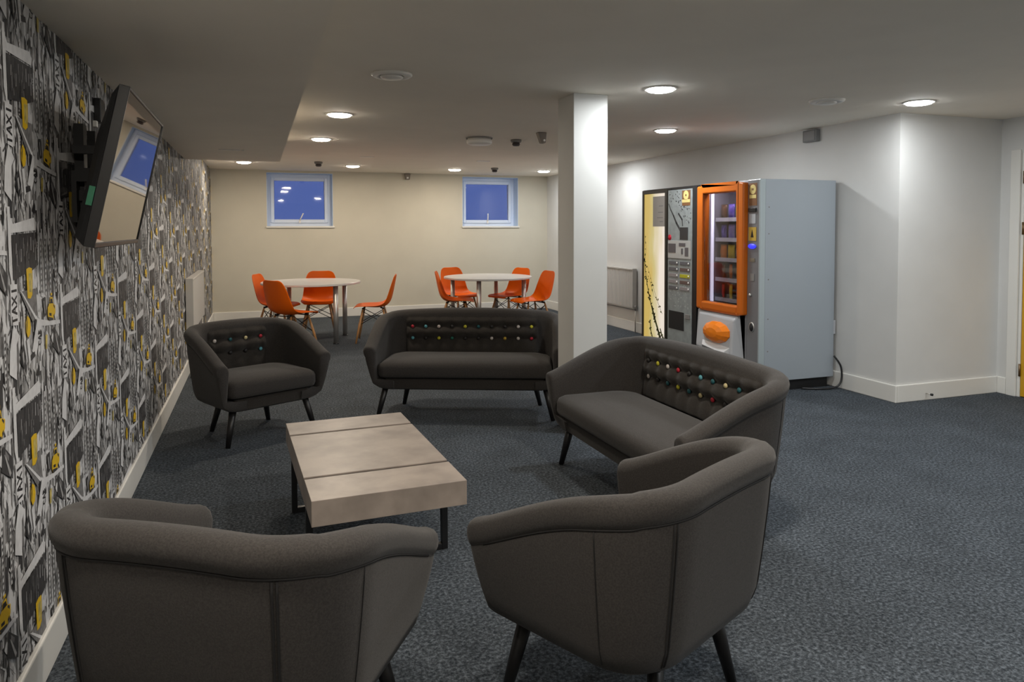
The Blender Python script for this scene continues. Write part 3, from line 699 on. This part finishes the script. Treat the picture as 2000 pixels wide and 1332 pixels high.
q = MB(); q.box(dx-.06, dx-.05, 5.171, yb_-.021, .631, ZT-.031); q.box(0.06, dx-.05, yb_-.026, yb_-.021, .631, ZT-.031); q.box(.06, dx-.05, 5.171, 5.176, .631, ZT-.031); q.build('liner', m_int, V)
for z in SH:
    s = MB().box(.165, dx-.07, 5.182, yb_-.03, z-.012, z).build('shelf', mat('shelf_grey', (0.25,0.25,0.28,1), 0.4), V)
    q = MB(); q.box(.158, .165, 5.182, yb_-.03, z-.022, z+.014)
    q.build('price_rail', mat('rail_grey', (0.45,0.45,0.48,1), 0.4), s)
m_tube = mat('lit_tube', (0.8,0.8,0.9,1), 0.4, emit=(0.80, 0.78, 1.0, 1), estr=0.7)
MB().tube([(.110, yb_-.050, .69), (.110, yb_-.050, 1.70)], .015, 12).build('light_tube', m_tube, V)
l = bpy.data.lights.new('cabinet_lamp', 'AREA'); l.shape = 'RECTANGLE'; l.size = 0.05; l.size_y = 0.5; l.energy = 2.2; l.color = (0.9, 0.88, 1.0)  # unseen fill light added to brighten the snack packets
lo = bpy.data.objects.new('cabinet_lamp', l); COL.objects.link(lo); lo.location = (X0 + 0.075, 5.47, 1.735); lo.rotation_euler = (0, radians(-18), 0)
q = MB()
for k in range(13): q.box(.040, .056, yb_-.0285, yb_-.0262, .72+k*.034, .738+k*.034)
q.build('selection_numbers', mat('number_tag', (0.6,0.58,0.6,1), 0.5), V)
# control strip
def ys(v): return ya + v
q = MB(); q.box(-.002, .001, ys(.045), ys(.150), 1.565, 1.752); st = q.build('sticker', m_brn, V)
q = MB(); q.lathe([(.040, 0), (.040, -.0012)], 28, (-.0022, ys(.097), 1.700), axis='x'); q.box(-.0034, -.0022, ys(.055), ys(.140), 1.625, 1.655); q.build('gold_emblem', m_lgold, st)
q = MB(); q.lathe([(.010, 0), (.010, -.0012)], 12, (-.0036, ys(.097), 1.700), axis='x'); q.build('dark_centre', m_brn, st)
q = MB(); q.box(-.012, .001, ys(.050), ys(.148), 1.512, 1.545); q.build('note_slot', m_black, V, bevel=.003)
q = MB(); q.box(-.003, .001, ys(.060), ys(.140), 1.415, 1.495); q.build('keypad', m_modl, V)
q = MB(); q.box(-.003, .001, ys(.050), ys(.148), 1.270, 1.385); st = q.build('warning_sticker', m_gold, V)
q = MB(); q.prism([(ys(.082), 1.30), (ys(.118), 1.30), (ys(.100), 1.365)], 'x', -.0045, -.003); q.build('dark_mark', m_black, st)
q = MB(); q.lathe([(.0005, 0), (.030, 0), (.034, -.006), (.030, -.012), (.0005, -.014)], 24, (0, 0, 0), axis='x'); o = q.build('lit_display', mat('blue_display', (0.02,0.02,0.3,1), 0.4, emit=(0.045, 0.05, 0.85, 1), estr=1.1), V)
o.location = (0, ys(.098), 1.225); o.scale = (1, 1.55, .65)
q = MB(); q.box(-.004, .001, ys(.065), ys(.130), 1.095, 1.125); q.box(-.006, -.004, ys(.080), ys(.115), 1.106, 1.112); q.build('coin_slot', m_gold if False else mat('slot_metal', (0.3,0.28,0.22,1), 0.4, 0.6), V)
q = MB(); q.box(-.004, .001, ys(.070), ys(.120), .935, .995); q.build('return_button', m_grey, V)
q = MB(); q.lathe([(.014, 0), (.014, -.012), (.009, -.018), (.0005, -.018)], 16, (0, ys(.115), .815), axis='x'); q.build('door_lock', m_chrome, V)
q = MB(); q.lathe([(.0005, 0), (.036, 0), (.036, -.004), (.0005, -.004)], 28, axis='x'); o = q.build('change_cup_rim', m_chrome, V); o.location = (0, ys(.098), .545); o.scale = (1, .9, 1.2)
q = MB(); q.lathe([(.0005, 0), (.028, 0), (.028, -.002), (.0005, -.002)], 28, axis='x'); o = q.build('change_cup', m_blackmat, V); o.location = (-.004, ys(.098), .545); o.scale = (1, .9, 1.25)
# side screws
q = MB()
for z in (.35, .62, .95, 1.33, 1.55): q.lathe([(.006, 0), (.006, -.002)], 10, (.085, ya, z), axis='y')
q.build('side_screws', m_grey, V)
MB().box(dx-.06, dx+.02, ya+.001, ya+.05, .46, .58).build('rear_socket', m_modl, V, bevel=.004)
# faceted dispenser with orange flap
q = MB()
A = [(.0, 5.19, .635), (.0, 5.81, .625), (.0, 5.80, .20), (.0, 5.12, .18)]
Bq = [(-.055, 5.20, .585), (-.045, 5.72, .60), (-.095, 5.70, .30), (-.09, 5.18, .25)]
q.add(A + Bq, [(0,1,5,4), (1,2,6,5), (2,3,7,6), (3,0,4,7), (4,5,6,7)])
q.add([(0, 5.12, .64), (0, 5.80, .64), (0, 5.80, .18), (0, 5.12, .18)], [(0,1,2,3)])
q.build('dispenser_hood', m_modl, V, bevel=.012)
q = MB(); q.add([(-.080, 5.22, .345), (-.080, 5.62, .37), (-.130, 5.56, .33), (-.130, 5.26, .295), (-.080, 5.22, .26), (-.085, 5.62, .29)], [(0,1,2,3), (3,2,5,4), (0,3,4), (1,5,2)]); q.build('tray_lip', mat('tray_white', (0.58,0.58,0.58,1), 0.4), V, bevel=.004)
q = MB(); prof = [(.0005, -.075), (.07, -.070), (.125, -.052), (.160, -.020), (.165, .02)]
rs = []
for r_, x_ in prof: rs.append([(x_, 5.42 + r_*1.2*cos(2*pi*k/12+.2), .455 + r_*.60*sin(2*pi*k/12+.2)) for k in range(12)])
q.rings(rs, True, True, 0, False); o = q.build('delivery_flap', mat('orange_flap', (0.85, 0.22, 0.010, 1), 0.25), V); o.location = (-.062, 0, 0)

# snack packets standing on the shelves
PK = {'purple': (0.10, 0.07, 0.30, 1), 'blue': (0.10, 0.13, 0.42, 1), 'lilac': (0.28, 0.24, 0.48, 1), 'green': (0.20, 0.26, 0.05, 1), 'yellow': (0.62, 0.46, 0.03, 1),
      'red': (0.45, 0.03, 0.02, 1), 'orange': (0.55, 0.16, 0.02, 1), 'brown': (0.09, 0.045, 0.025, 1), 'silver': (0.45, 0.44, 0.48, 1), 'white': (0.55, 0.54, 0.56, 1)}
def packet(w_, h_, dth):
    q = MB(); nu, nv = 8, 10
    for sg in (1, -1):
        G = []
        for j in range(nv+1):
            v = j/nv; row = []
            for i in range(nu+1):
                u = i/nu; bl = (sin(pi*u) ** .6) * (sin(pi*min(max((v-.06)/.88, 0), 1)) ** .5)
                row.append((sg*dth/2*bl, (u-.5)*w_*(1 - .05*sin(pi*v)), v*h_))
            G.append(row)
        n = nu+1; q.add([p for r in G for p in r], [(j*n+i, j*n+i+1, (j+1)*n+i+1, (j+1)*n+i) for j in range(nv) for i in range(nu)], 0, True)
    return q
ORD = ['bottom', 'second', 'third', 'fourth', 'top']; CN = ['first', 'second', 'third', 'fourth', 'fifth']
LAY = [['red', 'yellow', 'blue', 'silver', 'yellow'], ['brown', 'orange', 'yellow', 'white', 'silver'], ['orange', 'yellow', 'silver', 'green', 'brown'],
       ['purple', 'lilac', 'green', 'red', 'blue'], ['brown', 'purple', 'green', 'lilac', 'red']]
rnd = random.Random(4); proto = {}
for ri, row in enumerate(LAY):
    for ci, c in enumerate(row):
        tall = ri >= 2; y = 5.70 - .112 * ci; key = (tall, c)
        if key not in proto:
            w_, h_, dth = (.098, .135, .045) if tall else (.050, .140, .026)
            o = packet(w_, h_, dth).build('snack_packet', mat('wrapper_' + c, PK[c], 0.28, 0.3), None); proto[key] = o
        else:
            o = proto[key].copy(); COL.objects.link(o)
        o.location = (X0 + .198 + rnd.uniform(0, .012), y, SH[ri] + .002); o.rotation_euler = (0, 0, rnd.uniform(-.12, .12))
        tag(o, '%s snack packet on the %s shelf of the snack machine, %s from the left' % (c, ORD[ri], CN[ci]), 'snack packet', 'snack packets in the snack machine')
        if ri >= 2 or True:                                # second packet of the same row behind it
            pass

# hot drinks machine
Cm = thing('hot_drinks_machine', 'black hot drinks machine with glowing plant picture, left of the snack machine', 'vending machine', (X0, 0, 0))
ca, cb = 5.845, 6.850; CT = 1.785
q = MB(); q.box(.04, dx, ca, cb, .10, CT); q.box(.0, .04, ca, ca+.075, .10, CT-.01); q.box(.08, dx, ca+.02, cb-.02, 0, .10); q.build('cabinet', m_black, Cm, bevel=.004)
pa, pb = 5.918, 6.345
dp = MB().box(-.004, .04, pa, pb, .12, 1.755).build('front_panel', mat('silver_front', (0.30, 0.33, 0.33, 1), 0.4, 0.2, noise=0.12, nscale=14), Cm, bevel=.003)
fa, fb = 6.365, 6.850
q = MB(); fw = .028
q.box(-.012, .04, fa, fa+fw, .12, 1.775); q.box(-.012, .04, fb-fw, fb, .12, 1.775); q.box(-.012, .04, fa+fw, fb-fw, .12, .15); q.box(-.012, .04, fa+fw, fb-fw, 1.735, 1.775)
q.build('picture_frame', mat('dark_bronze_frame', (0.028,0.024,0.018,1), 0.35), Cm, bevel=.003)
def glow():
    m = bpy.data.materials.new('backlit_picture'); m.use_nodes = True; nt = m.node_tree; b = nt.nodes['Principled BSDF']
    tc = nt.nodes.new('ShaderNodeTexCoord'); sp = nt.nodes.new('ShaderNodeSeparateXYZ'); nt.links.new(tc.outputs['Object'], sp.inputs[0])
    n = nt.nodes.new('ShaderNodeTexNoise'); n.inputs['Scale'].default_value = 2.3
    mp = nt.nodes.new('ShaderNodeMapping'); mp.inputs['Scale'].default_value = (1, 3.2, .8); nt.links.new(tc.outputs['Object'], mp.inputs[0]); nt.links.new(mp.outputs[0], n.inputs['Vector'])
    mr = nt.nodes.new('ShaderNodeMapRange'); mr.inputs[1].default_value = 6.78; mr.inputs[2].default_value = 6.42; nt.links.new(sp.outputs['Y'], mr.inputs[0])
    ad = nt.nodes.new('ShaderNodeMath'); ad.operation = 'MULTIPLY_ADD'; ad.inputs[1].default_value = 0.8; nt.links.new(n.outputs['Fac'], ad.inputs[0])
    sb = nt.nodes.new('ShaderNodeMath'); sb.operation = 'SUBTRACT'; sb.inputs[1].default_value = 0.45; nt.links.new(mr.outputs[0], sb.inputs[0]); nt.links.new(sb.outputs[0], ad.inputs[2])
    cr = nt.nodes.new('ShaderNodeValToRGB'); e = cr.color_ramp.elements
    e[0].position = 0.05; e[0].color = (0.60, 0.42, 0.10, 1); e[1].position = 0.75; e[1].color = (0.86, 0.76, 0.66, 1); x = e.new(0.35); x.color = (0.60, 0.50, 0.20, 1)
    nt.links.new(ad.outputs[0], cr.inputs[0]); nt.links.new(cr.outputs[0], b.inputs['Emission Color']); b.inputs['Emission Strength'].default_value = 0.9
    b.inputs['Base Color'].default_value = (0.1, 0.1, 0.08, 1); b.inputs['Roughness'].default_value = 0.3
    return m
pic = MB().box(.0, .03, fa+fw, fb-fw, .15, 1.735).build('lit_picture', glow(), Cm)
# printed stems and leaves of the picture
m_stem = mat('printed_stem', (0.09, 0.085, 0.025, 1), 0.5); m_leaf = mat('printed_leaf', (0.12, 0.16, 0.03, 1), 0.5)
q = MB(); rnd = random.Random(3); f1, f2 = fa+fw, fb-fw
def fl(v): return f2 - (f2-f1)*v          # 0 = left edge of the picture
def stem(P, w0, w1, leaves=0, mi=0):
    for i in range(len(P)-1):
        a, c = P[i], P[i+1]; ww = w0 + (w1-w0)*i/(len(P)-1)
        s = stroke((fl(a[0]), a[1]), (fl(c[0]), c[1]), ww); q.add([(-.0006, y, z) for y, z in s], [(0,1,2,3)], mi)
        for k in range(leaves):
            t_ = rnd.random(); y, z = fl(a[0]+(c[0]-a[0])*t_), a[1]+(c[1]-a[1])*t_; an = rnd.uniform(0, 6.28); l = rnd.uniform(.02, .042)
            pts = [(0,0), (.5,.28), (1,0), (.5,-.28)]
            q.add([(-.0009, y + l*(p*cos(an)-r_*sin(an)), z + l*(p*sin(an)+r_*cos(an))) for p, r_ in pts], [(0,1,2,3)], rnd.choice([0, 0, 1]))
stem([(.02, 1.06), (.06, .92), (.14, .80), (.24, .68), (.34, .58), (.46, .50), (.58, .40), (.72, .30), (.86, .20)], .010, .022, 7)
stem([(.40, .54), (.50, .44), (.62, .36), (.74, .26)], .030, .020, 3, 1)
stem([(.16, .98), (.34, .84), (.50, .72), (.68, .60), (.86, .50)], .003, .006, 3)
stem([(.10, .92), (.24, .84), (.36, .76), (.5, .66)], .003, .004, 1)
stem([(.30, .40), (.34, .30), (.44, .22), (.50, .16)], .016, .010, 5)
stem([(.78, .34), (.88, .26), (.96, .20)], .018, .012, 4)
stem([(.03, 1.30), (.08, 1.16), (.06, 1.06)], .004, .006, 2)
q.build('printed_plants', [m_stem, m_leaf], pic)
q = MB(); q.box(-.003, -.0012, f1+.008, fl(.42), 1.395, 1.705); nb = q.build('paper_notice', mat('grey_paper', (0.36, 0.33, 0.30, 1), 0.7), Cm)
q = MB()
for z, w_ in ((1.60, .5), (1.535, .6), (1.48, .7), (1.44, .4)): q.box(-.0036, -.003, f1+.05, f1+.05+.16*w_, z, z+.010)
q.build('printed_lines', m_grey, nb)
# dark tree print on the silver panel
q = MB()
def pl_(v): return pb - (pb-pa)*v
def pstem(P, w0, w1, n=0):
    for i in range(len(P)-1):
        a, c = P[i], P[i+1]; ww = w0 + (w1-w0)*i/(len(P)-1)
        q.add([(-.0046, y, z) for y, z in stroke((pl_(a[0]), a[1]), (pl_(c[0]), c[1]), ww)], [(0,1,2,3)])
pstem([(.03, 1.62), (.12, 1.56), (.24, 1.50), (.36, 1.43), (.52, 1.36)], .012, .030); pstem([(.45, 1.52), (.6, 1.46), (.62, 1.40)], .02, .008)
for k in range(80):
    v, z = rnd.uniform(.04, .95), rnd.uniform(1.42, 1.74)
    if z < 1.66 - .28*v or (v > .55 and z > 1.62): continue
    an = rnd.uniform(0, 3.14); l = rnd.uniform(.012, .034); y = pl_(v)
    q.add([(-.0048, y + l*(p*cos(an)-r_*sin(an)), z + l*(p*sin(an)+r_*cos(an))) for p, r_ in ((-.5,0), (0,.25), (.5,0), (0,-.25))], [(0,1,2,3)])
q.build('tree_print', mat('dark_print', (0.035, 0.036, 0.038, 1), 0.5), dp)
q = MB()
for k in range(60):
    v, z = rnd.uniform(.05, .9), rnd.uniform(.60, .84); an = rnd.uniform(0, 3.14); l = rnd.uniform(.01, .028); y = pl_(v)
    q.add([(-.0048, y + l*(p*cos(an)-r_*sin(an)), z + l*(p*sin(an)+r_*cos(an))) for p, r_ in ((-.5,0), (0,.25), (.5,0), (0,-.25))], [(0,1,2,3)])
q.build('pale_leaf_print', mat('pale_print', (0.50, 0.54, 0.53, 1), 0.5), dp)
st = MB().box(-.006, -.004, pl_(.93), pl_(.60), 1.595, 1.742).build('sticker', m_brn, Cm)
q = MB(); q.lathe([(.045, 0), (.045, -.0012)], 28, (-.0062, pl_(.76), 1.695), axis='x'); q.box(-.0074, -.0062, pl_(.92), pl_(.60), 1.625, 1.655); q.build('gold_emblem', m_lgold, st)
q = MB(); q.lathe([(.011, 0), (.011, -.0012)], 12, (-.0076, pl_(.76), 1.695), axis='x'); q.build('dark_centre', m_brn, st)
MB().box(-.008, -.004, pl_(.84), pl_(.52), 1.265, 1.385).build('screen', mat('dark_screen', (0.03,0.03,0.032,1), 0.25), Cm)
q = MB(); q.lathe([(.0005, 0), (.030, 0), (.026, -.006), (.0005, -.010)], 20, (-.004, pl_(.08), 1.285), axis='x'); q.build('red_badge', mat('red_badge', (0.5,0.01,0.03,1), 0.4), Cm)
cm = MB().box(-.010, -.004, pl_(.97), pl_(.02), 1.080, 1.255).build('coin_plate', mat('coin_plate_silver', (0.55,0.56,0.55,1), 0.35, 0.4), Cm, bevel=.002)
q = MB(); q.box(-.013, -.010, pl_(.36), pl_(.05), 1.135, 1.225); q.box(-.013, -.010, pl_(.76), pl_(.50), 1.200, 1.232); q.box(-.014, -.010, pl_(.66), pl_(.60), 1.125, 1.180); q.box(-.012, -.010, pl_(.88), pl_(.74), 1.105, 1.190)
q.build('coin_slots', mat('slot_dark', (0.10,0.09,0.095,1), 0.4), cm)
BC = [['grey', 'grey'], ['grey', 'brown'], ['pale', 'yellow'], ['pale', 'brown'], ['grey', 'pale']]
bcol = {'grey': (0.12,0.12,0.13,1), 'brown': (0.13,0.085,0.075,1), 'pale': (0.28,0.25,0.25,1), 'yellow': (0.45,0.42,0.02,1)}
for i in range(5):
    for j in range(2):
        y0, y1 = (pl_(.46), pl_(.06)) if j == 0 else (pl_(.93), pl_(.53)); z = 1.035 - i*.062
        sb = MB().box(-.009, -.004, y0, y1, z-.017, z+.017).build('selection_button', mat('button_' + BC[i][j] + '_label', bcol[BC[i][j]], 0.4), Cm, bevel=.002)
        MB().lathe([(.0005, 0), (.010, 0), (.010, -.004), (.0005, -.005)], 12, (-.009, y0+.018, z), axis='x').build('push_knob', m_white, sb)
        if BC[i][j] == 'yellow': sb['label'] = 'yellow labelled button'
q = MB(); q.box(-.006, -.003, pl_(.70), pl_(.06), .375, .555); q.build('cup_recess', m_blackmat, Cm)
q = MB(); q.box(-.012, -.004, pl_(.95), pl_(.76), .50, .545); q.build('recess_latch', m_grey, Cm, bevel=.003)

# power cable on the floor behind the snack machine
q = MB()
K = [(5.30, 4.90, .28), (5.335, 4.86, .20), (5.34, 4.85, .10), (5.31, 4.85, .035), (5.24, 4.86, .012), (5.14, 4.88, .010), (5.08, 4.91, .010), (5.0, 4.955, .010)]
P = []
for i in range(len(K)-1):
    p0, p1, p2, p3 = (Vector(K[max(0, min(len(K)-1, i+d))]) for d in (-1, 0, 1, 2))
    for k in range(8):
        u = k/8; P.append(0.5*((2*p1) + (p2-p0)*u + (2*p0-5*p1+4*p2-p3)*u*u + (3*p1-p0-3*p2+p3)*u**3))
q.tube(P, .008, 8); tag(q.build('power_cable', m_black), 'black power cable looping from the snack machine rear onto the carpet', 'cable')
t = thing('door_stop', 'small dark door stop pin on the baseboard of the projecting wall', 'door stop', (5.665, Y1-.018, .055))
MB().lathe([(.004, 0), (.004, -.045)], 10, axis='y').build('pin', m_chrome, t)
MB().lathe([(.010, -.045), (.010, -.06), (.006, -.063)], 12, axis='y').build('rubber_tip', m_black, t)
